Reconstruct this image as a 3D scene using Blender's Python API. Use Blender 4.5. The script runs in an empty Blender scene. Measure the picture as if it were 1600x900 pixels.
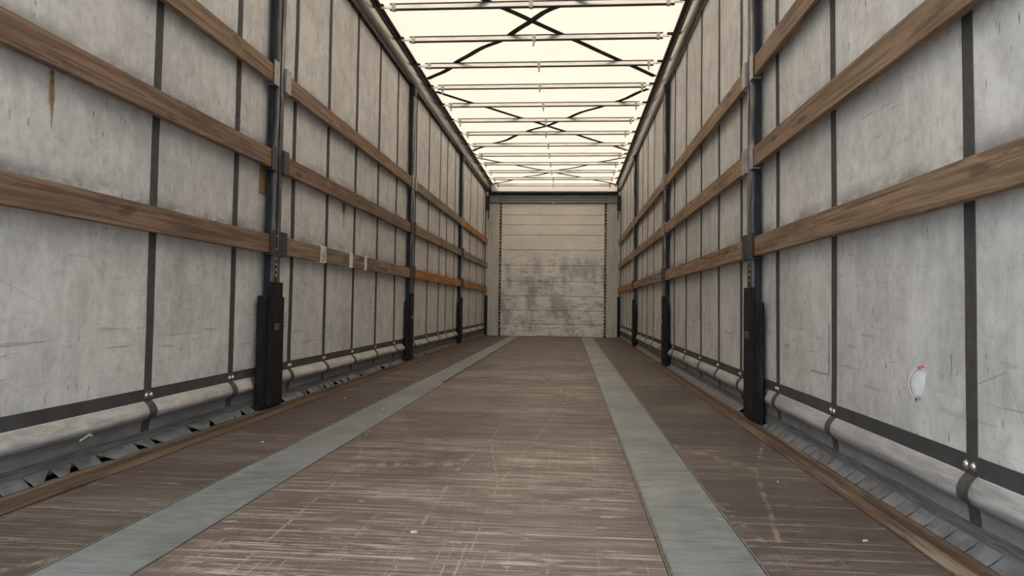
import bpy, bmesh, math, random
from mathutils import Vector, Matrix, noise as mnoise
random.seed(7)
scene = bpy.context.scene
COL = scene.collection

# ------------------------------------------------------------------ camera
CAM = Vector((0.333, 0.0, 0.592))
yaw, pit, rol = (math.radians(a) for a in (4.6778, 2.2431, 0.7956))
F = Vector((-math.sin(yaw) * math.cos(pit), math.cos(yaw) * math.cos(pit), math.sin(pit)))
r0 = Vector((math.cos(yaw), math.sin(yaw), 0)); u0 = r0.cross(F)
r1 = math.cos(rol) * r0 + math.sin(rol) * u0
u1 = -math.sin(rol) * r0 + math.cos(rol) * u0
cd = bpy.data.cameras.new('camera'); cam = bpy.data.objects.new('camera', cd); COL.objects.link(cam)
mw = Matrix((r1, u1, -F)).transposed().to_4x4(); mw.translation = CAM
cam.matrix_world = mw
cd.sensor_width = 36.0; cd.lens = 36.0 * 1100.0 / 1600.0; cd.shift_y = -16.0 / 1600.0
cd.clip_start = 0.02; cd.clip_end = 200
scene.camera = cam

# ------------------------------------------------------------------ light: overcast sky
w = bpy.data.worlds.new('overcast_sky'); scene.world = w; w.use_nodes = True
bg = w.node_tree.nodes['Background']
bg.inputs['Color'].default_value = (0.80, 0.90, 1.0, 1)
bg.inputs['Strength'].default_value = 3.1
sl_ = bpy.data.lights.new('hazy_sun', 'SUN'); sun = bpy.data.objects.new('hazy_sun', sl_); COL.objects.link(sun)
sl_.energy = 6.0; sl_.angle = math.radians(12); sl_.color = (1.0, 0.95, 0.87)
sun.rotation_euler = Vector((0.62, -0.30, -0.80)).to_track_quat('-Z', 'Y').to_euler()     # from the left, a little from the front
vs = scene.view_settings
vs.view_transform = 'Standard'; vs.look = 'None'; vs.gamma = 1.0; vs.use_curve_mapping = False
vs.exposure = 0.28
try:
    scene.cycles.max_bounces = 12; scene.cycles.diffuse_bounces = 8; scene.cycles.glossy_bounces = 4
    scene.cycles.use_denoising = True; scene.cycles.denoising_input_passes = 'RGB_ALBEDO_NORMAL'; scene.cycles.denoising_prefilter = 'ACCURATE'
except Exception: pass

# ------------------------------------------------------------------ material helpers
class G:
    def __init__(s, name, rough=0.6, metal=0.0, spec=0.4):
        s.m = bpy.data.materials.new(name); s.m.use_nodes = True
        s.nt = s.m.node_tree; s.b = s.nt.nodes['Principled BSDF']
        s.b.inputs['Roughness'].default_value = rough; s.b.inputs['Metallic'].default_value = metal
        s.b.inputs['Specular IOR Level'].default_value = spec
        s._p = None; s._xyz = None
    def n(s, t, **k):
        nd = s.nt.nodes.new(t)
        for a, v in k.items(): setattr(nd, a, v)
        return nd
    def put(s, v, sock):
        if hasattr(v, 'is_linked') or isinstance(v, bpy.types.NodeSocket): s.nt.links.new(v, sock)
        elif isinstance(v, tuple) and len(v) == 3 and sock.type == 'RGBA': sock.default_value = (*v, 1)
        else: sock.default_value = v
    def pos(s):
        if s._p is None: s._p = s.n('ShaderNodeNewGeometry').outputs['Position']
        return s._p
    def xyz(s, i):
        if s._xyz is None:
            q = s.n('ShaderNodeSeparateXYZ'); s.put(s.pos(), q.inputs[0]); s._xyz = q.outputs
        return s._xyz[i]
    def vec(s, sc, off=(0, 0, 0), rnd=0):
        a = s.n('ShaderNodeVectorMath', operation='MULTIPLY_ADD')
        s.put(s.pos(), a.inputs[0]); a.inputs[1].default_value = sc; a.inputs[2].default_value = off
        o = a.outputs[0]
        if rnd:
            oi = s.n('ShaderNodeObjectInfo'); k = s.n('ShaderNodeVectorMath', operation='SCALE')
            k.inputs[0].default_value = (37.0, 11.0, 53.0); s.put(oi.outputs['Random'], k.inputs['Scale'])
            c = s.n('ShaderNodeVectorMath', operation='ADD'); s.put(o, c.inputs[0]); s.put(k.outputs[0], c.inputs[1]); o = c.outputs[0]
        return o
    def noise(s, sc, off=(0, 0, 0), detail=3.0, rough=0.55, rnd=0, dist=0.0):
        q = s.n('ShaderNodeTexNoise'); s.put(s.vec(sc, off, rnd), q.inputs['Vector'])
        q.inputs['Scale'].default_value = 1.0; q.inputs['Detail'].default_value = detail
        q.inputs['Roughness'].default_value = rough; q.inputs['Distortion'].default_value = dist
        return q.outputs['Fac']
    def vor(s, sc, off=(0, 0, 0), feature='DISTANCE_TO_EDGE', rnd=0):
        q = s.n('ShaderNodeTexVoronoi', feature=feature); s.put(s.vec(sc, off, rnd), q.inputs['Vector'])
        q.inputs['Scale'].default_value = 1.0
        return q.outputs['Distance']
    def thr(s, v, lo, hi, a=0.0, b=1.0):
        q = s.n('ShaderNodeMapRange', interpolation_type='SMOOTHSTEP')
        s.put(v, q.inputs['Value']); q.inputs['From Min'].default_value = lo; q.inputs['From Max'].default_value = hi
        q.inputs['To Min'].default_value = a; q.inputs['To Max'].default_value = b
        return q.outputs[0]
    def op(s, o, a, b=0.0, c=None):
        q = s.n('ShaderNodeMath', operation=o); s.put(a, q.inputs[0]); s.put(b, q.inputs[1])
        if c is not None: s.put(c, q.inputs[2])
        return q.outputs[0]
    def mul(s, *a):
        o = a[0]
        for x in a[1:]: o = s.op('MULTIPLY', o, x)
        return o
    def mx(s, *a):
        o = a[0]
        for x in a[1:]: o = s.op('MAXIMUM', o, x)
        return o
    def win(s, v, a, b, e):           # soft window a..b
        return s.mul(s.thr(v, a - e, a), s.thr(v, b, b + e, 1.0, 0.0))
    def mix(s, f, a, b):
        q = s.n('ShaderNodeMix', data_type='RGBA'); s.put(f, q.inputs[0]); s.put(a, q.inputs[6]); s.put(b, q.inputs[7])
        return q.outputs[2]
    def scale(s, col, f):             # multiply a colour by a factor socket
        q = s.n('ShaderNodeMix', data_type='RGBA', blend_type='MULTIPLY'); q.inputs[0].default_value = 1.0
        s.put(col, q.inputs[6])
        c = s.n('ShaderNodeCombineColor')
        for i in range(3): s.put(f, c.inputs[i])
        s.put(c.outputs[0], q.inputs[7]); return q.outputs[2]
    def base(s, c): s.put(c, s.b.inputs['Base Color'])
    def rough(s, v): s.put(v, s.b.inputs['Roughness'])
    def bump(s, h, st=0.3, d=0.004):
        q = s.n('ShaderNodeBump'); q.inputs['Strength'].default_value = st; q.inputs['Distance'].default_value = d
        s.put(h, q.inputs['Height']); s.nt.links.new(q.outputs[0], s.b.inputs['Normal'])

def plain(name, col, rough=0.6, metal=0.0, var=0.12, sc=20.0, spec=0.4):
    g = G(name, rough, metal, spec)
    g.base(g.scale(col, g.thr(g.noise((sc, sc, sc)), 0.3, 0.7, 1 - var, 1 + var))); return g.m

BZ = (0.853, 1.305, 1.762)      # board undersides
BH = 0.098

def m_curtain(name, seed, dust):
    g = G(name, 0.5, 0.0, 0.35); o = (seed, seed * 1.7, seed * 0.6)
    x, y, z = g.xyz(0), g.xyz(1), g.xyz(2)
    br = g.thr(g.noise((1, 22, 2.5), o, 4, 0.6), 0.3, 0.7, 0.95, 1.04)
    br = g.mul(br, g.thr(g.noise((1, 1.6, 2.2), o, 3), 0.3, 0.7, 0.9, 1.07))
    br = g.mul(br, g.thr(g.noise((1, 9, 7), o, 6, 0.72), 0.36, 0.66, 1.06, 0.84))
    br = g.mul(br, g.thr(g.noise((1, 34, 30), o, 4, 0.7), 0.4, 0.7, 1.02, 0.9))
    c = g.scale((0.66, 0.655, 0.635), br)
    sm = g.mul(g.thr(g.noise((1, 5.0, 1.5), (seed, 1, 1), 5, 0.7), 0.54, 0.72), g.thr(g.noise((1, 26, 9), (seed, 2, 2), 5, 0.75), 0.38, 0.6), 0.3)
    c = g.mix(sm, c, (0.20, 0.19, 0.17))
    # rubbed dirt just above every board
    rub = None
    for zb in BZ:
        t = zb + BH
        q = g.win(z, t - 0.02, t + 0.005, 0.085); rub = q if rub is None else g.mx(rub, q)
    rub = g.mul(rub, g.thr(g.noise((1, 4.2, 12), o, 6, 0.72), 0.36, 0.60))
    c = g.mix(g.mul(rub, 0.72), c, (0.13, 0.13, 0.135))
    # scuffs: horizontal bruises, short vertical nicks, hair scratches
    msk = g.thr(g.noise((1, 1.1, 1.8), (seed + 3, 5, 1), 2), 0.44, 0.62)
    h1 = g.mul(g.thr(g.noise((1, 5.5, 60), o, 4, 0.6), 0.61, 0.70), msk, 0.42)
    v1 = g.mul(g.thr(g.noise((1, 70, 16), o, 2, 0.5), 0.68, 0.73), g.thr(g.noise((1, 3, 3), (9, seed, 2), 2), 0.48, 0.58), 0.7)
    low = g.mul(g.thr(g.noise((1, 2.2, 55), (seed, 2, 8), 4, 0.6), 0.60, 0.68), g.win(z, 0.36, 0.50, 0.05), 0.45)
    scr = g.mul(g.thr(g.vor((1, 3.1, 1.1), o), 0.004, 0.0), g.thr(g.noise((1, 2, 2), (seed, 8, 8), 2), 0.5, 0.62), 0.45)
    scr2 = g.mul(g.thr(g.vor((1, 1.3, 4.3), (4, seed, 3)), 0.005, 0.0), g.thr(g.noise((1, 2.3, 2.3), (seed, 1, 3), 2), 0.52, 0.62), 0.4)
    c = g.mix(g.mx(h1, v1, low, scr, scr2), c, (0.10, 0.10, 0.105))
    lt = g.mul(g.thr(g.noise((1, 30, 3.0), (seed, 4, 4), 4, 0.6), 0.63, 0.74), 0.13)
    c = g.mix(lt, c, (0.62, 0.61, 0.58))
    # skirt below the fold is a darker weathered grey; dust lies on the fold
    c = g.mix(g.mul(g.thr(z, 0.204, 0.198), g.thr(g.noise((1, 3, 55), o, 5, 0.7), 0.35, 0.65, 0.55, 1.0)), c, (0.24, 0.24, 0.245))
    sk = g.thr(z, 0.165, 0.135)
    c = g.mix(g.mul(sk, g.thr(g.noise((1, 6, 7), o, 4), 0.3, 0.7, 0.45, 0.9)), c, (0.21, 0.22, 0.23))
    du = g.mul(g.win(z, 0.166, 0.2, 0.02), g.thr(g.noise((1, 9, 40), o, 5, 0.7), 0.38, 0.68))
    c = g.mix(g.mul(du, dust), c, (0.52, 0.48, 0.42))
    g.base(c); g.rough(g.thr(g.noise((1, 6, 6), o, 3), 0.3, 0.7, 0.42, 0.62))
    g.bump(g.noise((1, 9, 5), o, 4, 0.6), 0.25, 0.01); return g.m
MT = {}
MT['curtain_left'] = m_curtain('grey_tarpaulin_left', 3.0, 0.75)
MT['curtain_right'] = m_curtain('grey_tarpaulin_right', 11.0, 0.25)
MT['strap'] = plain('dark_webbing', (0.068, 0.064, 0.062), 0.75, 0, 0.15, 30)
MT['band'] = plain('dark_band', (0.062, 0.06, 0.06), 0.6, 0, 0.18, 9)
g = G('hem_webbing', 0.75); g.base(g.scale((0.12, 0.125, 0.13), g.thr(g.noise((1, 8, 160), (0, 0, 0), 2), 0.4, 0.6, 0.75, 1.2))); MT['hem'] = g.m
g = G('skirt_flap_pvc', 0.5); g.base(g.scale((0.13, 0.138, 0.148), g.thr(g.noise((14, 14, 20), (0, 0, 0), 4, 0.6, 1), 0.3, 0.7, 0.6, 1.4))); MT['flap'] = g.m
MT['black'] = plain('black_painted_steel', (0.012, 0.012, 0.013), 0.5, 0.0, 0.3, 40)
g = G('scuffed_black_steel', 0.6, 0.0, 0.2)
ru = g.mul(g.thr(g.noise((14, 14, 5), (2, 2, 2), 5, 0.65), 0.55, 0.68), 0.6)
c = g.mix(ru, g.scale((0.011, 0.0105, 0.0105), g.thr(g.noise((30, 30, 8)), 0.3, 0.7, 0.6, 1.6)), (0.04, 0.026, 0.017))
c = g.mix(g.mul(g.thr(g.noise((60, 60, 14), (5, 0, 0), 4, 0.7), 0.66, 0.74), 0.35), c, (0.22, 0.2, 0.18)); g.base(c); MT['sleeve'] = g.m
g = G('navy_black_flange', 0.5, 0.0, 0.2); g.base(g.scale((0.015, 0.0165, 0.020), g.thr(g.noise((40, 40, 10)), 0.3, 0.7, 0.7, 1.4))); MT['flange'] = g.m
g = G('worn_post_steel', 0.32, 0.85)
wn = g.thr(g.noise((30, 30, 3.5), (1, 1, 1), 4, 0.6), 0.42, 0.6)
g.base(g.mix(wn, (0.10, 0.10, 0.105), (0.30, 0.29, 0.28))); g.rough(g.thr(wn, 0, 1, 0.45, 0.3)); MT['post'] = g.m
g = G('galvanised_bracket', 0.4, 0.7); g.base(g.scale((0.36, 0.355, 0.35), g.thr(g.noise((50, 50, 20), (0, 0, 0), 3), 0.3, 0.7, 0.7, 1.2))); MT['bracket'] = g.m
g = G('shaded_bracket', 0.45, 0.4); g.base(g.scale((0.06, 0.06, 0.058), g.thr(g.noise((50, 50, 20), (0, 0, 0), 3), 0.3, 0.7, 0.7, 1.3))); MT['bracket_shaded'] = g.m  # shaded copy of the bracket metal, its darkness painted in
g = G('galvanised_bow', 0.28, 0.9); g.base(g.scale((0.88, 0.88, 0.87), g.thr(g.noise((5, 60, 60), (0, 0, 0), 4), 0.3, 0.7, 0.8, 1.1))); MT['bow'] = g.m
MT['bow_edge'] = plain('bow_lip_shade', (0.035, 0.034, 0.032), 0.5, 0.0)  # dark edge lines of the bows: shade put into the lip colour
MT['lip'] = plain('dark_rail_lip', (0.035, 0.034, 0.033), 0.45, 0.3)
MT['clip'] = plain('grey_plastic_clip', (0.55, 0.53, 0.49), 0.5)
g = G('brushed_rail_aluminium', 0.24, 0.9); g.base(g.scale((0.36, 0.345, 0.325), g.thr(g.noise((14, 0.6, 14), (0, 0, 0), 3), 0.3, 0.7, 0.98, 1.02))); MT['rail'] = g.m
g = G('bronze_rail_step', 0.35, 0.7); g.base(g.scale((0.19, 0.165, 0.14), g.thr(g.noise((30, 1.5, 30)), 0.3, 0.7, 0.8, 1.2))); MT['step'] = g.m
MT['rivet'] = plain('bright_rivet', (0.72, 0.71, 0.69), 0.25, 0.9)
MT['copper'] = plain('rusty_rivet_plate', (0.16, 0.085, 0.06), 0.6, 0.3, 0.4, 60)
MT['roofstrap'] = plain('dark_roof_webbing', (0.055, 0.052, 0.045), 0.8)
MT['tape'] = plain('white_paper_tape', (0.72, 0.70, 0.66), 0.7, 0, 0.15, 60)
MT['ink'] = plain('black_ink', (0.012, 0.012, 0.014), 0.8)
MT['pencil'] = plain('brown_marker', (0.06, 0.036, 0.02), 0.8)
MT['browntape'] = plain('brown_tape_residue', (0.26, 0.155, 0.06), 0.6, 0, 0.3, 50)
MT['scrap'] = plain('pale_scrap', (0.62, 0.58, 0.52), 0.8)
MT['tear'] = plain('torn_white_pvc', (0.78, 0.80, 0.82), 0.5)
MT['pink'] = plain('torn_red_pvc', (0.8, 0.16, 0.15), 0.5)
MT['asphalt'] = plain('pale_concrete_yard', (0.26, 0.257, 0.25), 0.9, 0, 0.2, 3)
MT['edge'] = plain('aluminium_edging', (0.42, 0.41, 0.38), 0.35, 0.8, 0.25, 30)

def m_wood(name, a, b, dark, gl=1.0):
    g = G(name, 0.65, 0, 0.3)
    gr = g.noise((60, 2.2, 75), (0, 0, 0), 5, 0.62, 1, 0.4)
    c = g.mix(g.thr(gr, 0.38, 0.62), (a[0] * 0.9, a[1] * 0.9, a[2] * 0.9), (b[0] * 1.12, b[1] * 1.12, b[2] * 1.12))
    big = g.noise((5, 1.6, 8), (1, 2, 3), 4, 0.6, 1)
    c = g.mix(g.thr(big, 0.48, 0.7, 0, 0.6), c, dark)
    kn = g.thr(g.vor((4, 3.0, 11), (3, 1, 2), 'F1', 1), 0.20, 0.10)
    c = g.mix(g.mul(kn, 0.55), c, (dark[0] * 0.5, dark[1] * 0.5, dark[2] * 0.5))
    sc = g.mul(g.thr(g.noise((20, 5, 26), (7, 7, 7), 5, 0.7, 1), 0.59, 0.69), 0.5)
    c = g.mix(sc, c, (min(1, b[0] * 1.7), min(1, b[1] * 1.7), min(1, b[2] * 1.7)))
    ck = g.mul(g.thr(g.noise((30, 1.3, 210), (2, 9, 4), 3, 0.5, 1), 0.62, 0.66), 0.7)
    c = g.mix(ck, c, (dark[0] * 0.4, dark[1] * 0.4, dark[2] * 0.4))
    g.base(c); g.bump(gr, 0.35, 0.003); return g.m
WOOD = {
 'redbrown': m_wood('reddish_brown_timber', (0.165, 0.102, 0.070), (0.235, 0.152, 0.104), (0.085, 0.054, 0.039)),
 'brown': m_wood('brown_timber', (0.185, 0.118, 0.075), (0.275, 0.183, 0.118), (0.10, 0.063, 0.042)),
 'tan': m_wood('tan_timber', (0.235, 0.152, 0.092), (0.335, 0.225, 0.138), (0.13, 0.083, 0.052)),
 'grey': m_wood('weathered_grey_brown_timber', (0.20, 0.145, 0.098), (0.29, 0.215, 0.15), (0.10, 0.07, 0.05)),
 'orange': m_wood('orange_varnished_timber', (0.30, 0.13, 0.035), (0.42, 0.20, 0.06), (0.20, 0.085, 0.025)),
}
# phenolic plywood floor with scratches down to the wood
def m_floor(name, seed, amt, cx0, cx1, zs, base0, base1):
    g = G(name, 0.5, 0, 0.35); o = (seed, seed, 0); x, y = g.xyz(0), g.xyz(1)
    big = g.noise((1.3, 1.6, 1), o, 4, 0.6)
    c = g.mix(g.thr(big, 0.3, 0.7), base0, base1)
    gr = g.noise((3.0, 55, 1), o, 4, 0.6)
    c = g.scale(c, g.thr(gr, 0.3, 0.7, 0.96, 1.04))
    # dark grime patches
    c = g.mix(g.thr(g.noise((2.6, 1.5, 1), (seed + 4, 1, 0), 4, 0.65), 0.54, 0.72, 0, 0.6), c, (0.042, 0.034, 0.031))
    # wear bands across the floor
    yw = g.op('ADD', y, g.mul(g.noise((1.1, 0.9, 1), (seed, 6, 0), 3), 0.5))
    zone = None
    for y0, y1, k in zs:
        q = g.mul(g.win(yw, y0 + 0.25, y1 + 0.25, 0.10), k); zone = q if zone is None else g.mx(zone, q)
    zone = g.mul(zone, g.win(x, cx0, cx1, 0.3), g.thr(g.noise((2.2, 5, 1), (seed, 2, 0), 3), 0.30, 0.52))
    zone = g.mx(zone, g.thr(g.noise((1.1, 1.5, 1), (seed + 8, 2, 0), 4, 0.65), 0.52, 0.68, 0, 0.55))
    brk = g.thr(g.noise((9, 40, 1), (2, seed, 0), 5, 0.75), 0.40, 0.50)
    s1 = g.thr(g.noise((1.1, 62, 1), o, 2, 0.6), 0.575, 0.595)
    s2 = g.thr(g.noise((3.0, 120, 1), (seed, 3, 0), 2, 0.6), 0.57, 0.595)
    few = g.mul(g.thr(g.noise((0.6, 105, 1), (seed + 9, 2, 0), 2, 0.5), 0.645, 0.665), brk)
    farb = g.mul(g.thr(g.noise((0.8, 11, 1), (seed + 3, 2, 0), 5, 0.75), 0.55, 0.68), g.thr(y, 3.0, 4.5), g.thr(g.noise((9, 40, 1), (seed, 3, 3), 4, 0.7), 0.4, 0.6), 0.42)
    l1 = g.mul(g.thr(g.noise((170, 0.9, 1), (seed, 5, 0), 3, 0.6), 0.615, 0.65), g.thr(g.noise((60, 18, 1), (seed, 1, 0), 4, 0.7), 0.42, 0.55))
    l2 = g.mul(g.thr(g.vor((2.0, 0.22, 1), (seed, 3, 0)), 0.007, 0.002), g.thr(g.noise((30, 14, 1), (seed, 7, 0), 4, 0.7), 0.46, 0.58), 0.7)
    haze = g.mul(g.thr(g.noise((5, 60, 1), (seed, 9, 0), 6, 0.8), 0.44, 0.70), zone, 0.5)
    pat = g.mul(g.thr(g.noise((6, 22, 1), (seed + 2, 4, 0), 6, 0.75), 0.605, 0.63), 0.8)
    sc = g.mx(g.mul(s1, brk, g.thr(zone, 0, 1, 0.06, 1.0)), g.mul(s2, brk, zone), g.mul(l1, g.thr(zone, 0, 1, 0.08, 0.9)), haze, few, pat, l2, farb)
    sc = g.mul(sc, amt)
    c = g.mix(sc, c, g.mix(g.thr(big, 0.4, 0.6), (0.46, 0.375, 0.30), (0.54, 0.46, 0.385)))
    g.base(c); g.rough(g.thr(g.noise((4, 14, 1), o, 4), 0.3, 0.7, 0.36, 0.6))
    g.bump(g.noise((40, 260, 1), o, 3), 0.2, 0.002); return g.m
MT['ply_mid'] = m_floor('worn_brown_plywood', 2.0, 0.9, -0.42, 0.40, ((1.35, 1.72, 1.0), (1.85, 1.93, 0.8), (2.1, 2.5, 0.95), (2.65, 3.1, 0.9), (3.9, 4.0, 0.7), (4.6, 5.2, 0.8), (5.8, 6.3, 0.9), (7.2, 7.5, 0.8)), (0.118, 0.088, 0.076), (0.168, 0.129, 0.109))
MT['ply_side'] = m_floor('brown_plywood_side', 21.0, 0.58, -2, 2, ((1.6, 2.0, 0.6), (2.6, 3.0, 0.5), (5.5, 6.1, 0.7)), (0.085, 0.064, 0.056), (0.125, 0.097, 0.083))
g = G('galvanised_floor_plate', 0.42, 0.45)
c = g.mix(g.thr(g.noise((3, 2, 1), (3, 3, 0), 4, 0.6), 0.3, 0.7), (0.25, 0.272, 0.268), (0.38, 0.41, 0.41))
c = g.scale(c, g.thr(g.noise((6, 90, 1), (0, 0, 0), 4, 0.65), 0.3, 0.7, 0.8, 1.15))
c = g.mix(g.mul(g.thr(g.noise((9, 40, 1), (4, 4, 0), 4, 0.7), 0.62, 0.74), 0.5), c, (0.09, 0.085, 0.075))
c = g.mix(g.mul(g.thr(g.noise((5, 7, 1), (8, 4, 0), 3), 0.66, 0.76), 0.5), c, (0.44, 0.48, 0.49))
c = g.mix(g.mul(g.thr(g.noise((6, 5, 1), (18, 2, 0), 2), 0.735, 0.75), 0.8), c, (0.13, 0.08, 0.05))
g.base(c); g.rough(g.thr(g.noise((8, 30, 1)), 0.3, 0.7, 0.33, 0.55)); MT['plate'] = g.m
g = G('rusty_kerb', 0.75)
c = g.mix(g.thr(g.noise((30, 2.2, 30), (2, 0, 0), 5, 0.65), 0.36, 0.64), (0.085, 0.058, 0.042), (0.155, 0.088, 0.05))
c = g.mix(g.mul(g.thr(g.noise((22, 1.1, 20), (5, 3, 0), 5, 0.7), 0.45, 0.62), g.thr(g.xyz(1), 4.2, 2.2, 0.15, 0.85), g.thr(g.xyz(0), -0.2, 0.2, 0.3, 1.0)), c, (0.30, 0.235, 0.17))
c = g.mix(g.mul(g.thr(g.noise((40, 7, 40), (1, 9, 0), 5, 0.7), 0.58, 0.68), 0.7), c, (0.045, 0.032, 0.024)); g.base(c)
g.bump(g.noise((60, 14, 60), (0, 0, 0), 5), 0.5, 0.006); MT['kerb'] = g.m
# end wall planks
g = G('worn_pale_end_wall', 0.42, 0.15)
x, z = g.xyz(0), g.xyz(2)
c = g.mix(g.thr(g.noise((2, 1, 2.5), (0, 0, 0), 4), 0.3, 0.7), (0.76, 0.71, 0.615), (0.86, 0.81, 0.71))
lowm = g.thr(z, 1.85, 1.1, 0.12, 1.0)
dk = g.mul(g.thr(g.noise((4.5, 1, 16), (4, 0, 1), 6, 0.78), 0.50, 0.66), lowm)
dk2 = g.mul(g.thr(g.noise((5, 1, 38), (1, 0, 7), 5, 0.7), 0.55, 0.68), g.thr(lowm, 0, 1, 0.35, 1.0), 0.8)
dk3 = g.mul(g.thr(g.noise((3.4, 1, 1.5), (2.2, 0, 5), 4, 0.6), 0.46, 0.66), g.thr(z, 1.75, 1.25, 0.0, 1.0))
c = g.mix(g.mul(dk3, 0.6), c, (0.22, 0.205, 0.185))
c = g.mix(g.mul(g.mx(dk, dk2), 0.62), c, (0.14, 0.13, 0.12))
c = g.mix(g.mul(g.thr(g.noise((14, 1, 42), (3, 0, 3), 5, 0.7), 0.6, 0.7), lowm, 0.8), c, (0.75, 0.72, 0.66))
c = g.mix(g.mul(g.thr(g.noise((26, 1, 34), (7, 0, 9), 4, 0.7), 0.69, 0.74), 0.6), c, (0.12, 0.10, 0.08))
g.base(c); g.bump(g.noise((10, 1, 40), (0, 0, 0), 5), 0.4, 0.006); MT['endwall'] = g.m
g = G('chipped_pale_pillar', 0.5)
c = g.scale((0.58, 0.555, 0.495), g.thr(g.noise((8, 8, 2)), 0.3, 0.7, 0.88, 1.1))
c = g.mix(g.mul(g.thr(g.noise((40, 40, 26), (1, 1, 1), 4, 0.7), 0.62, 0.7), 0.75), c, (0.10, 0.085, 0.07)); g.base(c); MT['pillar'] = g.m
MT['header'] = plain('grey_header_steel', (0.27, 0.28, 0.275), 0.5, 0.1, 0.1, 5)
# translucent roof tarpaulin
m = bpy.data.materials.new('translucent_white_roof_tarpaulin'); m.use_nodes = True; nt = m.node_tree; nt.nodes.clear()
out = nt.nodes.new('ShaderNodeOutputMaterial'); mixs = nt.nodes.new('ShaderNodeMixShader'); dif = nt.nodes.new('ShaderNodeBsdfDiffuse'); tr = nt.nodes.new('ShaderNodeBsdfTranslucent')
geo = nt.nodes.new('ShaderNodeNewGeometry'); nz = nt.nodes.new('ShaderNodeTexNoise'); nz.inputs['Scale'].default_value = 2.3; nz.inputs['Detail'].default_value = 5
mr = nt.nodes.new('ShaderNodeMapRange'); mr.inputs['From Min'].default_value = 0.3; mr.inputs['From Max'].default_value = 0.7
cm = nt.nodes.new('ShaderNodeMix'); cm.data_type = 'RGBA'
cm.inputs[6].default_value = (0.93, 0.745, 0.57, 1); cm.inputs[7].default_value = (0.96, 0.775, 0.60, 1)
nt.links.new(geo.outputs['Position'], nz.inputs['Vector']); nt.links.new(nz.outputs['Fac'], mr.inputs['Value']); nt.links.new(mr.outputs[0], cm.inputs[0])
nt.links.new(cm.outputs[2], tr.inputs['Color']); dif.inputs['Color'].default_value = (0.8, 0.76, 0.68, 1)
mixs.inputs[0].default_value = 0.236
nt.links.new(dif.outputs[0], mixs.inputs[1]); nt.links.new(tr.outputs[0], mixs.inputs[2]); nt.links.new(mixs.outputs[0], out.inputs[0])
MT['roof'] = m

# ------------------------------------------------------------------ geometry helpers
def link(o, parent=None):
    COL.objects.link(o)
    if parent is not None: o.parent = parent
    return o
def obj(name, bm, mat, parent=None, smooth=False):
    me = bpy.data.meshes.new(name); bmesh.ops.recalc_face_normals(bm, faces=bm.faces[:]); bm.to_mesh(me); bm.free()
    if smooth:
        for p in me.polygons: p.use_smooth = True
    me.materials.append(MT.get(mat) or WOOD.get(mat))
    return link(bpy.data.objects.new(name, me), parent)
def empty(name, loc=(0, 0, 0)):
    o = bpy.data.objects.new(name, None); o.location = (0, 0, 0); o.empty_display_size = 0.1
    return link(o)
def tag(o, label=None, cat=None, group=None, kind=None):
    if label: o['label'] = label
    if cat: o['category'] = cat
    if group: o['group'] = group
    if kind: o['kind'] = kind
    return o
def box(bm, x0, x1, y0, y1, z0, z1, bev=0.0):
    if x0 > x1: x0, x1 = x1, x0
    v = [bm.verts.new(p) for p in ((x0, y0, z0), (x1, y0, z0), (x1, y1, z0), (x0, y1, z0), (x0, y0, z1), (x1, y0, z1), (x1, y1, z1), (x0, y1, z1))]
    fs = [bm.faces.new([v[i] for i in q]) for q in ((0, 3, 2, 1), (4, 5, 6, 7), (0, 1, 5, 4), (1, 2, 6, 5), (2, 3, 7, 6), (3, 0, 4, 7))]
    if bev:
        es = {e for f in fs for e in f.edges}
        bmesh.ops.bevel(bm, geom=list(es), offset=bev, segments=1, affect='EDGES')
    return bm
def B(): return bmesh.new()
def boxo(name, d, mat, parent=None, bev=0.0): return obj(name, box(B(), *d, bev), mat, parent)
def prism_y(bm, prof, y0, y1, ny=1, wob=None):
    """extrude a closed (x,z) profile along y"""
    rings = []
    for k in range(ny + 1):
        y = y0 + (y1 - y0) * k / ny
        rings.append([bm.verts.new(Vector((p[0], y, p[1])) + (wob(y, p) if wob else Vector())) for p in prof])
    n = len(prof)
    for a, b in zip(rings, rings[1:]):
        for i in range(n): bm.faces.new((a[i], a[(i + 1) % n], b[(i + 1) % n], b[i]))
    bm.faces.new(rings[0]); bm.faces.new(list(reversed(rings[-1]))); return bm
def ribbon(bm, pts, nrm, wid, th):
    """flat band through pts (list of Vector), thickness along nrm"""
    rings = []
    for i, p in enumerate(pts):
        t = (pts[min(i + 1, len(pts) - 1)] - pts[max(i - 1, 0)]).normalized(); s = t.cross(nrm).normalized() * wid / 2; d = nrm * th / 2
        rings.append([bm.verts.new(p + q) for q in (s + d, -s + d, -s - d, s - d)])
    for a, b in zip(rings, rings[1:]):
        for i in range(4): bm.faces.new((a[i], a[(i + 1) % 4], b[(i + 1) % 4], b[i]))
    bm.faces.new(rings[0]); bm.faces.new(list(reversed(rings[-1]))); return bm
def dome(bm, c, ax, rad, h, seg=10, rings=3):
    """rivet head: dome bulging along x direction ax (+1/-1)"""
    prev = None
    for k in range(rings + 1):
        a = k / rings * math.pi / 2; r = rad * math.cos(a); d = h * math.sin(a)
        if k == rings:
            t = bm.verts.new((c[0] + ax * h, c[1], c[2]))
            for i in range(seg): bm.faces.new((prev[i], prev[(i + 1) % seg], t))
        else:
            cur = [bm.verts.new((c[0] + ax * d, c[1] + r * math.cos(2 * math.pi * i / seg), c[2] + r * math.sin(2 * math.pi * i / seg))) for i in range(seg)]
            if prev:
                for i in range(seg): bm.faces.new((prev[i], prev[(i + 1) % seg], cur[(i + 1) % seg], cur[i]))
            prev = cur
    return bm

YR, YE = -0.3, 13.6            # rear opening, end wall
SIDES = ((-1, 'left'), (1, 'right'))
POSTS = (3.69, 6.99, 10.28)

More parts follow.
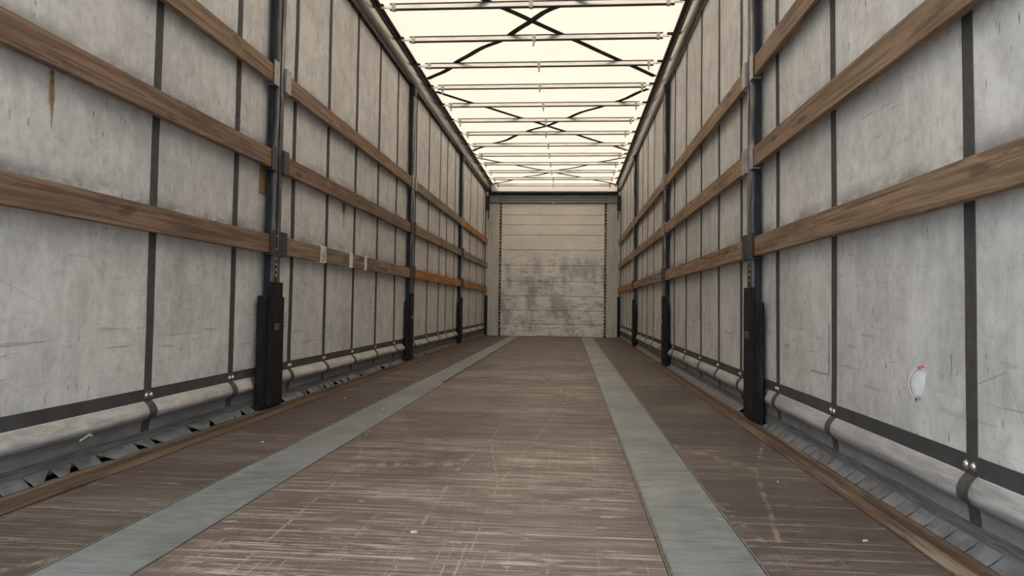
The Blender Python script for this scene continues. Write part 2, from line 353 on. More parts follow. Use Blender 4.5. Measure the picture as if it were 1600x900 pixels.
# ------------------------------------------------------------------ ground outside
gr = boxo('ground', (-30, 30, -30, 40, -1.35, -1.3), 'asphalt'); tag(gr, 'pale concrete yard the trailer stands on', None, None, 'structure')

# ------------------------------------------------------------------ added unseen rear doors; the right one shades the left wall
for i, (hx, d0) in enumerate(((-1.30, Vector((0.0, 1.0, 0.0))), (1.30, Vector((0.10, -0.995, 0.0))))):
    bm = B(); nrm = Vector((-d0.y, d0.x, 0)); h0 = Vector((hx * (1.045 if i == 0 else 1.0), YR - 0.04, 0))
    for z0, z1, t0, t1, th in ((0.0, 2.9, 0.0, 1.22, 0.03),):
        q = [h0 + d0 * a + nrm * b for a, b in ((t0, -th / 2), (t1, -th / 2), (t1, th / 2), (t0, th / 2))]
        lo = [bm.verts.new((p.x, p.y, z0)) for p in q]; hi = [bm.verts.new((p.x, p.y, z1)) for p in q]
        bm.faces.new(lo); bm.faces.new(hi)
        for k in range(4): bm.faces.new((lo[k], lo[(k + 1) % 4], hi[(k + 1) % 4], hi[k]))
    dr = obj(f'added_door_{i + 1}', bm, 'header'); tag(dr, f"one of two grey rear doors added out of view, swung open on the {'left' if i == 0 else 'right'}", None, None, 'structure')
    for a in (0.35, 0.85):
        p = h0 + d0 * a + nrm * (-0.03 if i else 0.03); bm = B(); box(bm, p.x - 0.013, p.x + 0.013, p.y - 0.013, p.y + 0.013, 0.02, 2.88, 0.004); obj('lock_rod', bm, 'bracket', dr)

# ------------------------------------------------------------------ floor
fl = boxo('floor', (-1.2, 1.2, YR, YE, -0.09, -0.02), 'black'); tag(fl, 'worn brown plywood trailer floor with two steel strips', None, None, 'structure')
def lane(name, x0, x1, ys, mat):
    for a, b in zip(ys, ys[1:]): boxo(name, (x0, x1, a + 0.0012, b - 0.0012, -0.02, 0.0), mat, fl)
lane('floor_panel', -0.598, 0.558, (YR, 1.25, 3.9, 6.4, 8.9, 11.3, YE), 'ply_mid')
lane('floor_panel', -1.198, -0.820, (YR, 2.9, 6.0, 9.0, 11.8, YE), 'ply_side')
lane('floor_panel', 0.786, 1.198, (YR, 2.0, 5.0, 8.1, 11.0, YE), 'ply_side')
lane('steel_strip', -0.812, -0.606, (YR, 5.3), 'plate'); lane('steel_strip', -0.806, -0.620, (5.3, YE), 'plate')
lane('steel_strip', 0.570, 0.776, (YR, 6.6, YE), 'plate')
for x0, x1 in ((-0.818, -0.814), (-0.604, -0.600), (0.560, 0.5635), (0.5655, 0.5685), (0.778, 0.784)):
    boxo('edging_strip', (x0, x1, YR, YE, -0.02, 0.0015), 'edge', fl)

# ------------------------------------------------------------------ kerbs
KP = ((1.201, -0.03), (1.201, 0.004), (1.206, 0.008), (1.238, 0.012), (1.243, 0.006), (1.247, 0.008), (1.251, 0.024), (1.258, 0.028), (1.276, 0.028), (1.276, -0.06))
for i, (s, sd) in enumerate(SIDES):
    def wob(y, p): return Vector((0, 0, 0.004 * mnoise.noise((y * 1.7, p[0] * 30, s))))
    k = obj(f'trim_{i + 1}', prism_y(B(), [(s * a, b) for a, b in KP], YR, YE, 120, wob), 'kerb')
    tag(k, f'rusty steel edge kerb along the {sd} side of the floor', None, None, 'structure')
    boxo('light_block_beam', (s * 1.325, s * 1.37, YR, YE, -0.25, 0.10), 'black', k)  # added dark backing and flange stop outside light leaking past the flaps
    boxo('light_block_flange', (s * 1.276, s * 1.34, YR, YE, -0.08, -0.05), 'black', k)

# ------------------------------------------------------------------ curtains
STR = {-1: [0.95, 1.75, 2.632, 3.305, 4.02, 4.60, 5.215, 5.85, 6.48, 7.30, 7.99, 8.70, 9.20, 9.85, 10.62, 11.42, 12.28, 13.15],
        1: [0.95, 1.787, 2.672, 3.368, 4.065, 4.67, 5.293, 5.96, 6.62, 7.45, 8.22, 8.90, 9.50, 10.10, 10.75, 11.45, 12.10, 12.85]}
STR[-1].remove(1.75)           # the near left panel is one wide sheet
def sheet_x(s, y, z):
    pd = min(abs(y - p + 0.01) for p in (*POSTS, 13.48)); near_post = min(1.0, max(0.0, (pd - 0.15) / 0.05))
    """inner surface (distance from the centre line) of a curtain"""
    d = min(abs(y - q) for q in STR[s]); pin = math.exp(-(d / 0.05) ** 2)
    x = 1.302 + 0.004 * mnoise.noise((y * 2.1, z * 1.3, s * 5.0)) + 0.002 * mnoise.noise((y * 6.0, z * 4.0, s * 9.0))
    A = (0.046 if s < 0 else 0.036) * (1 - 0.45 * pin) * (1 + 0.30 * mnoise.noise((y * 1.9, 3.3, s))) * near_post
    lo, hi = 0.128, 0.203
    if lo < z < hi:
        t = (z - lo) / (hi - lo)
        x -= A * (math.sin(math.pi * t ** 0.8) ** 0.75)
    elif z <= lo:
        x += 0.006 * min(1, (lo - z) / 0.02)
    if z < 0.075: x -= (0.075 - z) * 0.35
    return x
ZS = [2.86, 2.6, 2.4, 2.2, 2.0, 1.8, 1.6, 1.4, 1.2, 1.0, 0.8, 0.65, 0.5, 0.4, 0.32, 0.25, 0.215, 0.205] + [0.203 - 0.075 * k / 12 for k in range(1, 13)] + [0.118, 0.10, 0.075, 0.055, 0.038]
def off_strip(bm, s, y0, y1, zs, off, th, ny=1, ys=None):
    """a thin band lying on the curtain"""
    ys = ys or [y0 + (y1 - y0) * k / ny for k in range(ny + 1)]
    A = [[bm.verts.new((s * (sheet_x(s, y, z) - off - th), y, z)) for z in zs] for y in ys]
    Bk = [[bm.verts.new((s * (sheet_x(s, y, z) - off), y, z)) for z in zs] for y in ys]
    nz = len(zs)
    for i in range(ny):
        for j in range(nz - 1):
            bm.faces.new((A[i][j], A[i + 1][j], A[i + 1][j + 1], A[i][j + 1])); bm.faces.new((Bk[i][j], Bk[i][j + 1], Bk[i + 1][j + 1], Bk[i + 1][j]))
    for j in range(nz - 1):
        bm.faces.new((A[0][j], A[0][j + 1], Bk[0][j + 1], Bk[0][j])); bm.faces.new((A[-1][j], Bk[-1][j], Bk[-1][j + 1], A[-1][j + 1]))
    for i in range(ny):
        bm.faces.new((A[i][0], Bk[i][0], Bk[i + 1][0], A[i + 1][0])); bm.faces.new((A[i][-1], A[i + 1][-1], Bk[i + 1][-1], Bk[i][-1]))
    return bm
WALL = {}
for s, sd in SIDES:
    W = empty('wall_' + sd); WALL[s] = W
    tag(W, f'grey tarpaulin curtain side on the {sd} with dark vertical straps', None, None, 'structure')
    ys = [YR + (13.61 - YR) * k / 340 for k in range(341)]
    ys = sorted(set([round(y, 4) for y in ys] + [round(q + d, 4) for q in STR[s] for d in (-0.06, -0.03, 0, 0.03, 0.06)]))
    bm = off_strip(B(), s, 0, 0, ZS, -0.003, 0.003, len(ys) - 1, ys)
    obj('tarpaulin_sheet', bm, 'curtain_' + sd, W, True)
    for q in STR[s]:
        obj('webbing_strap', off_strip(B(), s, q - 0.0235, q + 0.0235, [z for z in ZS if 0.05 < z], 0.0005, 0.0022, 2), 'strap', W)
    obj('reinforcing_band', off_strip(B(), s, YR, 13.4, [0.249, 0.23, 0.204], 0.003, 0.002, 200), 'band', W)
    obj('hem_band', off_strip(B(), s, YR, 13.4, [0.084, 0.068, 0.052], 0.003, 0.002, 200), 'hem', W)
    for q in STR[s]:
        if q < 1.2: continue
        xr = sheet_x(s, q, 0.224) - 0.0048
        pl = obj('rivet_plate', off_strip(B(), s, q - 0.028, q + 0.028, [0.243, 0.207], 0.0048, 0.0012), 'copper' if s < 0 else 'band', W)
        for d in (-0.0155, 0.0155):
            bm = B(); dome(bm, (s * (xr - 0.001), q + d, 0.224), -s, 0.0125, 0.003, 12, 1); dome(bm, (s * (xr - 0.003), q + d, 0.224), -s, 0.0085, 0.006, 12, 3)
            obj('rivet', bm, 'rivet', W, True)
    # skirt flaps over the kerb
    rng = random.Random(5 + s); y = 1.3; far = B(); wdt = 0.10 if s < 0 else 0.088
    while y < 13.3:
        wd = wdt * rng.uniform(0.85, 1.15)
        near = y < POSTS[0]; bm = B() if near else far
        if not any(abs(y + wd / 2 - p) < 0.225 for p in POSTS):
            xt = sheet_x(s, y, 0.052) - 0.0045; a = b = 0.0; tw = 0.0
            if s < 0:
                r = rng.random()
                if r < 0.30: b = wd * rng.uniform(0.35, 0.6); tw = rng.uniform(0.004, 0.014)
                elif r < 0.45: a = wd * rng.uniform(0.3, 0.55); tw = rng.uniform(0.004, 0.014)
                xb, zb = 1.264, 0.0295
            else:
                a = 0.0; b = rng.uniform(0, 0.002); tw = rng.uniform(0, 0.003); xb, zb = 1.262, 0.0295
            pts = [(xt, y + 0.001, 0.056), (xt, y + wd - 0.001, 0.056), (xb - tw * (b == 0), y + wd - 0.002 - b, zb), (xb - tw, y + 0.002 + a, zb)]
            mid = [((pts[0][0] + pts[3][0]) / 2 + (0.004 if s > 0 else 0.0), (pts[0][1] + pts[3][1]) / 2, 0.044), ((pts[1][0] + pts[2][0]) / 2 + (0.004 if s > 0 else 0.0), (pts[1][1] + pts[2][1]) / 2, 0.044)]
            for th in (0, 1): pass
            def q4(P, dx): return [bm.verts.new((s * (p[0] + dx), p[1], p[2])) for p in P]
            for top in ([pts[0], pts[1], mid[1], mid[0]], [mid[0], mid[1], pts[2], pts[3]]):
                f0 = q4(top, 0); f1 = q4(top, 0.002)
                bm.faces.new(f0); bm.faces.new(list(reversed(f1)))
                for i in range(4): bm.faces.new((f0[i], f1[i], f1[(i + 1) % 4], f0[(i + 1) % 4]))
        if near:
            if bm.verts: obj('skirt_flap', bm, 'flap', W)
            else: bm.free()
        y += wd
    o = obj('skirt_flap_row', far, 'flap', W); o['kind'] = 'stuff'

# marks on the curtains
def on_curtain(name, s, poly, mat, off=0.003, parent=None):
    bm = B(); f0 = [bm.verts.new((s * (1.302 - off - 0.004), y, z)) for y, z in poly]; f1 = [bm.verts.new((s * (1.302 - off - 0.0034), y, z)) for y, z in poly]
    bm.faces.new(f0); bm.faces.new(list(reversed(f1)))
    n = len(poly)
    for i in range(n): bm.faces.new((f0[i], f1[i], f1[(i + 1) % n], f0[(i + 1) % n]))
    o = obj(name, bm, mat, parent or WALL[s]); return o
tag(on_curtain('tape_residue', -1, [(3.557, 1.32), (3.637, 1.32), (3.641, 1.178), (3.61, 1.165), (3.585, 1.172), (3.564, 1.16)], 'browntape'), 'strip of brown tape hanging under a board')
on_curtain('drip_stain', -1, [(2.055, 1.31), (2.07, 1.31), (2.077, 1.22), (2.072, 1.20), (2.068, 1.12), (2.064, 1.20), (2.056, 1.21)], 'browntape')
on_curtain('drip_stain', -1, [(4.905, 1.32), (4.975, 1.32), (4.97, 1.245), (4.95, 1.235), (4.944, 1.13), (4.936, 1.235), (4.91, 1.245)], 'browntape')

# torn flap in the right curtain, with its hole
on_curtain('tear_hole', 1, [(2.066, 0.385), (2.040, 0.427), (2.036, 0.422), (2.060, 0.382), (2.054, 0.345), (2.058, 0.341)], 'black', 0.0)
bm = B()
rows = [[(1.995, 0.440, -0.012), (2.030, 0.436, 0.004), (2.038, 0.432, 0.006)],
        [(2.0, 0.418, -0.012), (2.035, 0.412, 0.008), (2.062, 0.398, 0.014)],
        [(2.008, 0.388, -0.012), (2.038, 0.384, 0.008), (2.062, 0.380, 0.013)],
        [(2.03, 0.352, -0.012), (2.05, 0.350, 0.003), (2.057, 0.346, 0.004)]]
V = [[bm.verts.new((1.297 - d, y, z)) for y, z, d in r] for r in rows]
for i in range(3):
    for j in range(2): bm.faces.new((V[i][j], V[i][j + 1], V[i + 1][j + 1], V[i + 1][j]))
bmesh.ops.subdivide_edges(bm, edges=bm.edges[:], cuts=2, use_grid_fill=True, smooth=0.6)
bmesh.ops.solidify(bm, geom=bm.faces[:], thickness=0.0012)
tf = tag(obj('torn_flap', bm, 'curtain_right', WALL[1], True), 'torn flap of tarpaulin with white and red edge')
def rib3(name, pts, wid, mat, parent, nrm=(-1, 0, 0)): return obj(name, ribbon(B(), [Vector(p) for p in pts], Vector(nrm), wid, 0.0012), mat, parent)
rib3('torn_edge', [(1.2955, 1.994, 0.445), (1.292, 2.025, 0.438), (1.289, 2.040, 0.431), (1.284, 2.056, 0.412), (1.282, 2.064, 0.396)], 0.004, 'tear', tf)
rib3('red_edge', [(1.293, 1.998, 0.443), (1.290, 2.012, 0.440), (1.288, 2.026, 0.435)], 0.006, 'pink', tf)
rib3('torn_edge', [(1.282, 2.064, 0.394), (1.283, 2.063, 0.374), (1.291, 2.058, 0.350), (1.292, 2.057, 0.340)], 0.003, 'tear', tf)
on_curtain('repair_patch', 1, [(2.935, 0.54), (2.722, 0.545), (2.722, 0.352), (2.935, 0.352)], 'curtain_right', 0.0005)
rib3('loose_thread', [(-1.262, 2.205, 0.128), (-1.256, 2.235, 0.140), (-1.258, 2.262, 0.153)], 0.006, 'scrap', WALL[-1], (1, 0, 0))
rib3('loose_thread', [(-1.256, 2.238, 0.141), (-1.256, 2.258, 0.136)], 0.006, 'scrap', WALL[-1], (1, 0, 0))

# ------------------------------------------------------------------ end wall
wb = boxo('wall_back', (-1.33, 1.33, YE + 0.022, YE + 0.07, -0.05, 2.98), 'black'); tag(wb, 'pale scuffed plank end wall at the far end', None, None, 'structure')
ZJ = [0.0, 0.24, 0.5, 0.78, 1.06, 1.37, 1.67, 1.96, 2.16, 2.35, 2.572]
for a, b in zip(ZJ, ZJ[1:]): boxo('wall_plank', (-0.995, 0.995, YE - 0.005, YE + 0.022, a + 0.003, b - 0.003), 'endwall', wb, 0.003)
for s, sd in SIDES:
    p = boxo('wall_pillar', (s * 1.035, s * 1.255, YE - 0.03, YE + 0.022, 0.0, 2.572), 'pillar', wb, 0.006)
    boxo('pillar_rib', (s * 1.165, s * 1.18, YE - 0.04, YE - 0.029, 0.0, 2.4), 'pillar', p, 0.003)
    boxo('joint_strip', (s * 0.998, s * 1.032, YE - 0.002, YE + 0.022, 0.0, 2.572), 'sleeve', wb)
    bm = B(); z = 0.03
    while z < 2.55:
        box(bm, s * 1.006, s * 1.024, YE - 0.008, YE - 0.001, z, z + random.uniform(0.02, 0.045)); z += 0.062
    o = obj('rivet_column', bm, 'pillar', wb); o['kind'] = 'stuff'
hd = boxo('header_beam', (-1.25, 1.25, YE - 0.07, YE + 0.0215, 2.578, 2.735), 'header', wb, 0.006)
bm = B(); zc, hr, xr_ = 2.645, 0.026, 1.03; ring = []
for k in range(24):
    a = 2 * math.pi * k / 24; cx = xr_ if math.cos(a) > 0 else -xr_
    ring.append((cx + hr * math.cos(a), zc + hr * math.sin(a), cx + (hr - 0.008) * math.cos(a), zc + (hr - 0.008) * math.sin(a)))
o1 = [bm.verts.new((r[0], YE - 0.071, r[1])) for r in ring]; i1 = [bm.verts.new((r[2], YE - 0.0745, r[3])) for r in ring]
for k in range(24): bm.faces.new((o1[k], o1[(k + 1) % 24], i1[(k + 1) % 24], i1[k]))
obj('pressed_slot', bm, 'bow_edge', hd)
boxo('white_tag', (-0.03, 0.03, YE - 0.073, YE - 0.069, 2.572, 2.588), 'tape', hd)
tr3 = obj('trim_3', prism_y(B(), [(-1.25, 2.738), (1.25, 2.738), (1.25, 2.79), (-1.25, 2.79)], YE - 0.13, YE + 0.02), 'black')
tag(tr3, 'black gathered roof edge above the end wall', None, None, 'structure')
bm = B(); N = 60; R_ = []
for k in range(N + 1):
    x = -1.2 + 2.4 * k / N; zz = 2.755 + 0.012 * mnoise.noise((x * 3, 1, 1)); th = 0.022 + 0.010 * mnoise.noise((x * 4, 7, 2))
    R_.append([bm.verts.new((x, YE - 0.15 + 0.03 * math.cos(a), zz + th * math.sin(a))) for a in [2 * math.pi * i / 8 for i in range(8)]])
for a, b in zip(R_, R_[1:]):
    for i in range(8): bm.faces.new((a[i], a[(i + 1) % 8], b[(i + 1) % 8], b[i]))
bm.faces.new(R_[0]); bm.faces.new(R_[-1])
obj('gathered_tarpaulin', bm, 'black', tr3, True)

# ------------------------------------------------------------------ roof
bm = B(); nx, ny = 26, 280
V = [[bm.verts.new((-1.20 + 2.424 * i / nx, YR + (YE + 0.02 - YR) * j / ny, 2.957 + 0.005 * mnoise.noise((i * 0.4, j * 0.35, 2)) - 0.165 * max(0.0, min(1.0, (j / ny - 0.985) / 0.012)))) for i in range(nx + 1)] for j in range(ny + 1)]
for j in range(ny):
    for i in range(nx): bm.faces.new((V[j][i], V[j][i + 1], V[j + 1][i + 1], V[j + 1][i]))
ce = obj('ceiling', bm, 'roof', None, True); tag(ce, 'translucent white tarpaulin roof glowing with daylight', None, None, 'structure')

# side rails of the roof
for s, sd in SIDES:
    R0 = empty('roof_rail'); tag(R0, f'rounded aluminium roof rail along the top of the {sd} wall', 'rail')
    ox = 0.012
    ctl = [(1.290, 2.804), (1.276, 2.801), (1.260, 2.806), (1.246, 2.819), (1.236, 2.838), (1.229, 2.862), (1.225, 2.888), (1.224, 2.910), (1.229, 2.930)]
    prof = [(1.292, 2.97), (1.292, 2.82)] + ctl + [(1.236, 2.942), (1.236, 2.97)]
    pf = lambda P: [(s * a + ox, b) for a, b in P]
    o = obj('rounded_tube', prism_y(B(), pf(prof), YR, 13.62), 'rail', R0, True)
    for p in o.data.polygons: p.use_smooth = len(p.vertices) == 4
    obj('lower_lip', prism_y(B(), pf(((1.291, 2.803), (1.302, 2.799), (1.322, 2.84), (1.322, 2.97), (1.292, 2.97), (1.292, 2.822))), YR, 13.62), 'lip', R0)
    obj('stepped_edge', prism_y(B(), pf(((1.237, 2.930), (1.222, 2.926), (1.214, 2.934), (1.209, 2.932), (1.202, 2.940), (1.202, 2.97), (1.237, 2.97))), YR, 13.62), 'step', R0)
    obj('roof_seal', prism_y(B(), pf(((1.206, 2.930), (1.186, 2.930), (1.180, 2.936), (1.180, 2.944), (1.186, 2.950), (1.206, 2.950))), YR, 13.62), 'black', R0)

# diagonal webbing under the roof
def rstrap(p, q, wavy, label):
    n = 40; P, Q = Vector((*p, 2.944)), Vector((*q, 2.944)); d = (Q - P).normalized(); nn = Vector((-d.y, d.x, 0)); pts = []
    for k in range(n + 1):
        t = k / n; c = P.lerp(Q, t)
        if wavy: c += nn * (0.022 * math.sin(t * 21 + p[1]) + 0.008 * math.sin(t * 47))
        c.z -= 0.004 * math.sin(math.pi * ((t * 4.4) % 1))
        pts.append(c)
    tag(obj('roof_strap', ribbon(B(), pts, Vector((0, 0, 1)), 0.058, 0.002), 'roofstrap'), label, 'strap', 'crossed straps under the roof tarpaulin')
for (y0, y1, w1), nm in zip(((4.28, 7.17, 0), (7.61, 10.59, 1), (11.09, 13.5, 0)), ('nearest', 'middle', 'farthest')):
    rstrap((-1.165, y0), (1.175, y1), False, f'taut dark strap of the {nm} roof cross, running to the far right')
    rstrap((1.175, y0), (-1.165, y1), True, f'wavy dark strap of the {nm} roof cross, running to the far left')

# roof bows
ORD = 'first second third fourth fifth sixth seventh eighth ninth tenth eleventh twelfth thirteenth'.split()
def make_bow(k, y):
    b0 = empty('roof_bow'); tag(b0, f'galvanised roof bow under the white tarpaulin, {ORD[k]} from the camera', 'roof bow', 'roof bows')
    z0, z1 = 2.888, 2.932; sl = 0.0
    obj('web', box(B(), -1.09, 1.105, y, y + 0.016, z0, z1), 'bow', b0)
    for zz in (z0 - 0.002, z1 - 0.004): obj('lip', box(B(), -1.09, 1.105, y - 0.006, y + 0.024, zz, zz + 0.008), 'bow_edge', b0)
    for s, xa in ((-1, 1.09), (1, 1.105)):
        bm = B(); box(bm, s * xa, s * 1.165, y + 0.001, y + 0.014, 2.900, 2.921, 0.003); e = obj('end_shoe', bm, 'bow', b0)
        boxo('end_pin', (s * 1.14, s * 1.20, y - 0.010, y + 0.02, 2.916, 2.932), 'black', e)
    for x in (-1.05, 0.008, 1.067):
        x += random.uniform(-0.012, 0.012); c0 = obj('clip', box(B(), x - 0.014, x + 0.014, y - 0.014, y + 0.028, z0 - 0.008, z1 + 0.006, 0.003), 'clip', b0)
        if (k, x > 0.5, x < -0.5) in ((0, False, False), (0, True, False), (0, False, True), (1, True, False), (1, False, True), (2, False, True)): continue
        bm = B(); L = random.uniform(0.035, 0.055); tw = random.uniform(-0.006, 0.006)
        v = [(x - 0.009, z0 - 0.006), (x + 0.009, z0 - 0.006), (x + 0.008 + tw, z0 - L), (x + 0.003 + tw, z0 - L - 0.006), (x - 0.005 + tw, z0 - L - 0.006), (x - 0.009 + tw, z0 - L)]
        a = [bm.verts.new((p[0], y - 0.006, p[1])) for p in v]; c = [bm.verts.new((p[0], y - 0.001, p[1])) for p in v]
        bm.faces.new(a); bm.faces.new(list(reversed(c)))
        for i in range(6): bm.faces.new((a[i], c[i], c[(i + 1) % 6], a[(i + 1) % 6]))
        obj('hanging_tab', bm, 'clip', c0)
for k in range(13): make_bow(k, 5.32 + 0.6768 * k)

# ------------------------------------------------------------------ side posts
def make_post(s, sd, yc, idx):
    nm = ('nearest', 'second', 'third')[idx]
    p0 = empty('side_post'); tag(p0, f'dark steel upright post on the {sd} wall, {nm} to the camera' if idx == 0 else f'dark steel upright post on the {sd} wall, {nm} from the camera', 'post', 'side posts')
    x = lambda a: s * a
    zt = 2.80
    # C channel: two ridges and a sunk slot between them
    boxo('channel_back', (x(1.268), x(1.286), yc - 0.046, yc + 0.046, 0.04, zt), 'black', p0)
    for d in (-0.046, 0.012): boxo('channel_ridge', (x(1.250), x(1.2685), yc + d, yc + d + 0.034, 0.04, zt), 'post', p0, 0.004)
    for d in (-1, 1):
        f = boxo('perforated_flange', (x(1.262), x(1.286), yc + d * 0.060 - 0.014, yc + d * 0.060 + 0.014, 0.04, zt - 0.02), 'flange', p0)
        bm = B(); z = 0.66; yy = yc + d * 0.0742
        while z < 2.68:
            if d < 0: box(bm, x(1.274), x(1.280), yy - 0.0005, yy + 0.002, z, z + 0.007)
            else: box(bm, x(1.274), x(1.280), yy - 0.002, yy + 0.0005, z, z + 0.007)
            z += 0.05
        h = obj('hole_row', bm, 'ink', f); h['kind'] = 'stuff'
    cp = boxo('head_clamp', (x(1.243), x(1.286), yc - 0.055, yc + 0.055, 2.70, 2.79), 'black', p0, 0.005)
    # base sleeve
    sl = boxo('base_sleeve', (x(1.256), x(1.286), yc - 0.150, yc + 0.130, 0.0, 0.625), 'sleeve', p0, 0.006)
    for a, b, xi in ((-0.148, -0.100, 1.250), (-0.075, 0.075, 1.240), (0.095, 0.128, 1.252)):
        boxo('sleeve_rib', (x(xi), x(1.262), yc + a, yc + b, 0.04, 0.62 if xi != 1.24 else 0.70), 'sleeve', sl, 0.003)
    boxo('lock_plate', (x(1.2365), x(1.242), yc - 0.03, yc + 0.04, 0.44, 0.475), 'post', sl, 0.002)
    # slider in the slot
    sb = boxo('slot_slider', (x(1.252), x(1.269), yc - 0.010, yc + 0.010, 0.70, 0.985), 'ink', p0)
    for z in (0.735, 0.765, 0.795, 0.825, 0.875, 0.95):
        bm = B(); dome(bm, (x(1.252), yc, z), -s, 0.006, 0.003, 8, 2); obj('rivet', bm, 'rivet', sb, True)
    for zb in BZ:
        for d in (-1, 1):
            light = zb > 1.6 or (zb > 1.2 and s > 0)  # reflection and shade put into colour: upper brackets lighter, lower ones darker
            bm = B()
            ya, yb = sorted((yc + d * 0.045, yc + d * 0.112))
            box(bm, x(1.2385), x(1.2425), ya, yb, zb - 0.012, zb + 0.122, 0.002)
            box(bm, x(1.2425), x(1.285), *sorted((yc + d * 0.045, yc + d * 0.050)), zb - 0.012, zb + 0.122)
            box(bm, x(1.2425), x(1.280), ya, yb, zb - 0.012, zb - 0.007)
            obj('board_bracket', bm, 'bracket' if light else 'bracket_shaded', p0)
for i, yc in enumerate(POSTS):
    for s, sd in SIDES: make_post(s, sd, yc, i)
for s, sd in SIDES:
    c0 = empty('corner_post'); tag(c0, f'slim corner post where the {sd} wall meets the end wall', 'post', 'corner posts')
    boxo('column', (s * 1.25, s * 1.282, 13.44, 13.56, 0.0, 2.78), 'pillar', c0, 0.004)
    boxo('base_sleeve', (s * 1.240, s * 1.282, 13.42, 13.50, 0.0, 0.78), 'sleeve', c0, 0.004)
    boxo('head_clamp', (s * 1.225, s * 1.282, 13.40, 13.52, 2.42, 2.70), 'black', c0, 0.004)
    boxo('head_spike', (s * 1.232, s * 1.25, 13.43, 13.47, 2.25, 2.43), 'black', c0, 0.003)

# ------------------------------------------------------------------ slat boards
TONE = {-1: (('redbrown', 'redbrown', 'brown'), ('grey', 'redbrown', 'brown'), ('orange', 'grey', 'grey'), ('orange', 'grey', 'orange')),
         1: (('brown', 'brown', 'brown'), ('tan', 'tan', 'tan'), ('grey', 'tan', 'tan'), ('orange', 'tan', 'tan'))}
TW = {'redbrown': 'reddish brown', 'brown': 'brown', 'tan': 'light brown', 'grey': 'greyish brown', 'orange': 'orange brown'}
BAYS = ((YR, POSTS[0] - 0.095), (POSTS[0] + 0.095, POSTS[1] - 0.095), (POSTS[1] + 0.095, POSTS[2] - 0.095), (POSTS[2] + 0.095, 13.42))
BN = ('in the bay nearest the camera', 'in the second bay', 'in the third bay', 'farthest bay by the end wall')
LV = ('lowest', 'middle', 'upper')
BOARD = {}
for s, sd in SIDES:
    for bi, (ya, yb) in enumerate(BAYS):
        for lv, zb in enumerate(BZ):
            t = TONE[s][bi][lv]; n = 16; bm = B(); sd_ = s * 3.1 + bi * 7.7 + lv * 2.3; rings = []
            for k in range(n + 1):
                y = ya + (yb - ya) * k / n
                dx = 0.003 * mnoise.noise((y * 0.9, sd_, 1)); dz = 0.003 * mnoise.noise((y * 0.8, sd_, 5)); ch = 0.0015 + 0.0015 * abs(mnoise.noise((y * 6, sd_, 9)))
                x0, x1, z0, z1 = 1.246 + dx, 1.273 + dx, zb + dz, zb + BH + dz
                rings.append([bm.verts.new((s * a, y, b)) for a, b in ((x0, z0 + ch), (x0 + ch, z0), (x1 - ch, z0), (x1, z0 + ch), (x1, z1 - ch), (x1 - ch, z1), (x0 + ch * 1.5, z1), (x0, z1 - ch * 1.5))])
            for a, b in zip(rings, rings[1:]):
                for i in range(8): bm.faces.new((a[i], a[(i + 1) % 8], b[(i + 1) % 8], b[i]))
            bm.faces.new(rings[0]); bm.faces.new(rings[-1])
            o = obj('side_board', bm, t); BOARD[(s, bi, lv)] = o
            tag(o, f'{LV[lv]} {TW[t]} board on the {sd} wall, {BN[bi]}', 'board', 'wooden side boards')
bd = BOARD[(-1, 1, 0)]; bd['label'] = 'lowest greyish brown board with three white tape bands, left wall second bay'
xs_ = -1.2425
def wrap(y0, y1):
    return obj('tape_band', box(B(), xs_ - 0.032, xs_, y0, y1, 0.8485, 0.9555), 'tape', bd)
t1 = wrap(4.352, 4.448); wrap(4.952, 5.012); wrap(5.318, 5.37)
bm = B()
for dy, zz, a, b in ((0.02, 0.895, .012, .010), (0.022, 0.880, .016, .008), (0.02, 0.862, .018, .010), (0.045, 0.915, .012, .009), (0.047, 0.898, .010, .010), (0.045, 0.884, .012, .010), (0.047, 0.866, .010, .012), (0.07, 0.938, .008, .008), (0.072, 0.922, .010, .009), (0.07, 0.907, .012, .008), (0.068, 0.890, .012, .010), (0.07, 0.874, .010, .010), (0.07, 0.860, .012, .008)):
    box(bm, xs_, xs_ + 0.0006, 4.352 + dy - a / 2, 4.352 + dy + a / 2, zz - b / 2, zz + b / 2)
tag(obj('printed_marks', bm, 'ink', t1), 'black print on the white tape')
bm = B()
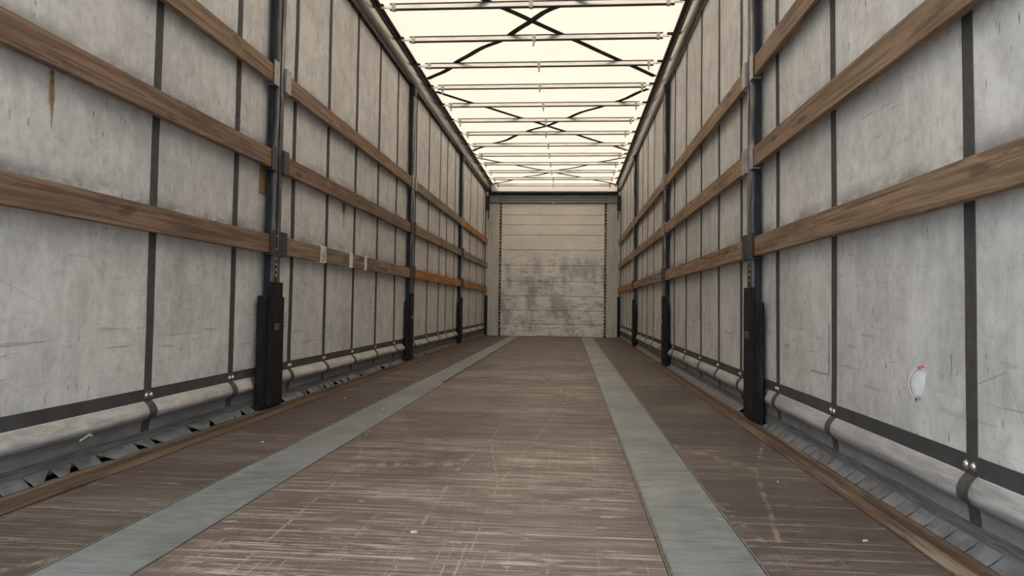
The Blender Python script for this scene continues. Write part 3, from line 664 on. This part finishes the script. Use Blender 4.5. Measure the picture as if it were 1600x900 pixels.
for pl in ([(4.27, .905), (4.22, .912)], [(4.20, .93), (4.185, .90), (4.17, .925), (4.155, .90), (4.14, .93)], [(4.11, .90), (4.11, .935), (4.09, .915), (4.06, .935), (4.09, .915), (4.06, .90)], [(4.03, .925), (4.0, .93), (3.99, .917), (4.02, .912), (4.0, .90), (4.03, .905)], [(3.95, .935), (3.93, .92), (3.95, .905), (3.97, .92), (3.95, .935)]):
    ribbon(bm, [Vector((1.2435, y, z + 0.005)) for y, z in pl], Vector((-1, 0, 0)), 0.004, 0.0006)
tag(obj('pencil_marks', bm, 'pencil', BOARD[(1, 1, 0)]), 'faint dark handwritten marks')

# ------------------------------------------------------------------ litter on the floor
def chip(x, y, sz, label, rot=0.0):
    bm = B(); n = 6; r = random.Random(int(x * 999 + y * 77))
    pts = [(sz * r.uniform(0.5, 1.0) * math.cos(2 * math.pi * i / n), 0.45 * sz * r.uniform(0.5, 1.0) * math.sin(2 * math.pi * i / n)) for i in range(n)]
    c, s_ = math.cos(rot), math.sin(rot)
    a = [bm.verts.new((x + p[0] * c - p[1] * s_, y + p[0] * s_ + p[1] * c, 0.0003)) for p in pts]; b = [bm.verts.new((x + p[0] * c - p[1] * s_, y + p[0] * s_ + p[1] * c, 0.003 + 0.002 * r.random())) for p in pts]
    bm.faces.new(a); bm.faces.new(b)
    for i in range(n): bm.faces.new((a[i], a[(i + 1) % n], b[(i + 1) % n], b[i]))
    tag(obj('litter_chip', bm, 'scrap'), label, 'scrap', 'pale chips on the floor')
chip(1.096, 1.898, 0.009, 'pale chip lying on the dark floor panel near the right kerb', 0.3)
chip(-0.061, 1.824, 0.016, 'pale chip on the scratched middle of the floor', 0.5)
for x, y, lb in ((-0.95, 2.9, 'tiny pale chip on the left side panel near the camera'), (-1.05, 4.3, 'tiny pale chip on the floor beside the nearest left post'),
                 (0.2, 4.4, 'tiny pale chip far down the middle of the floor'), (1.05, 2.5, 'tiny pale chip on the right panel below the torn curtain'),
                 (-0.7, 3.9, 'tiny pale chip lying on the left steel strip'), (-1.1, 7.6, 'tiny pale chip on the left panel beyond the second post')):
    chip(x, y, random.uniform(0.006, 0.012), lb, random.uniform(0, 3))
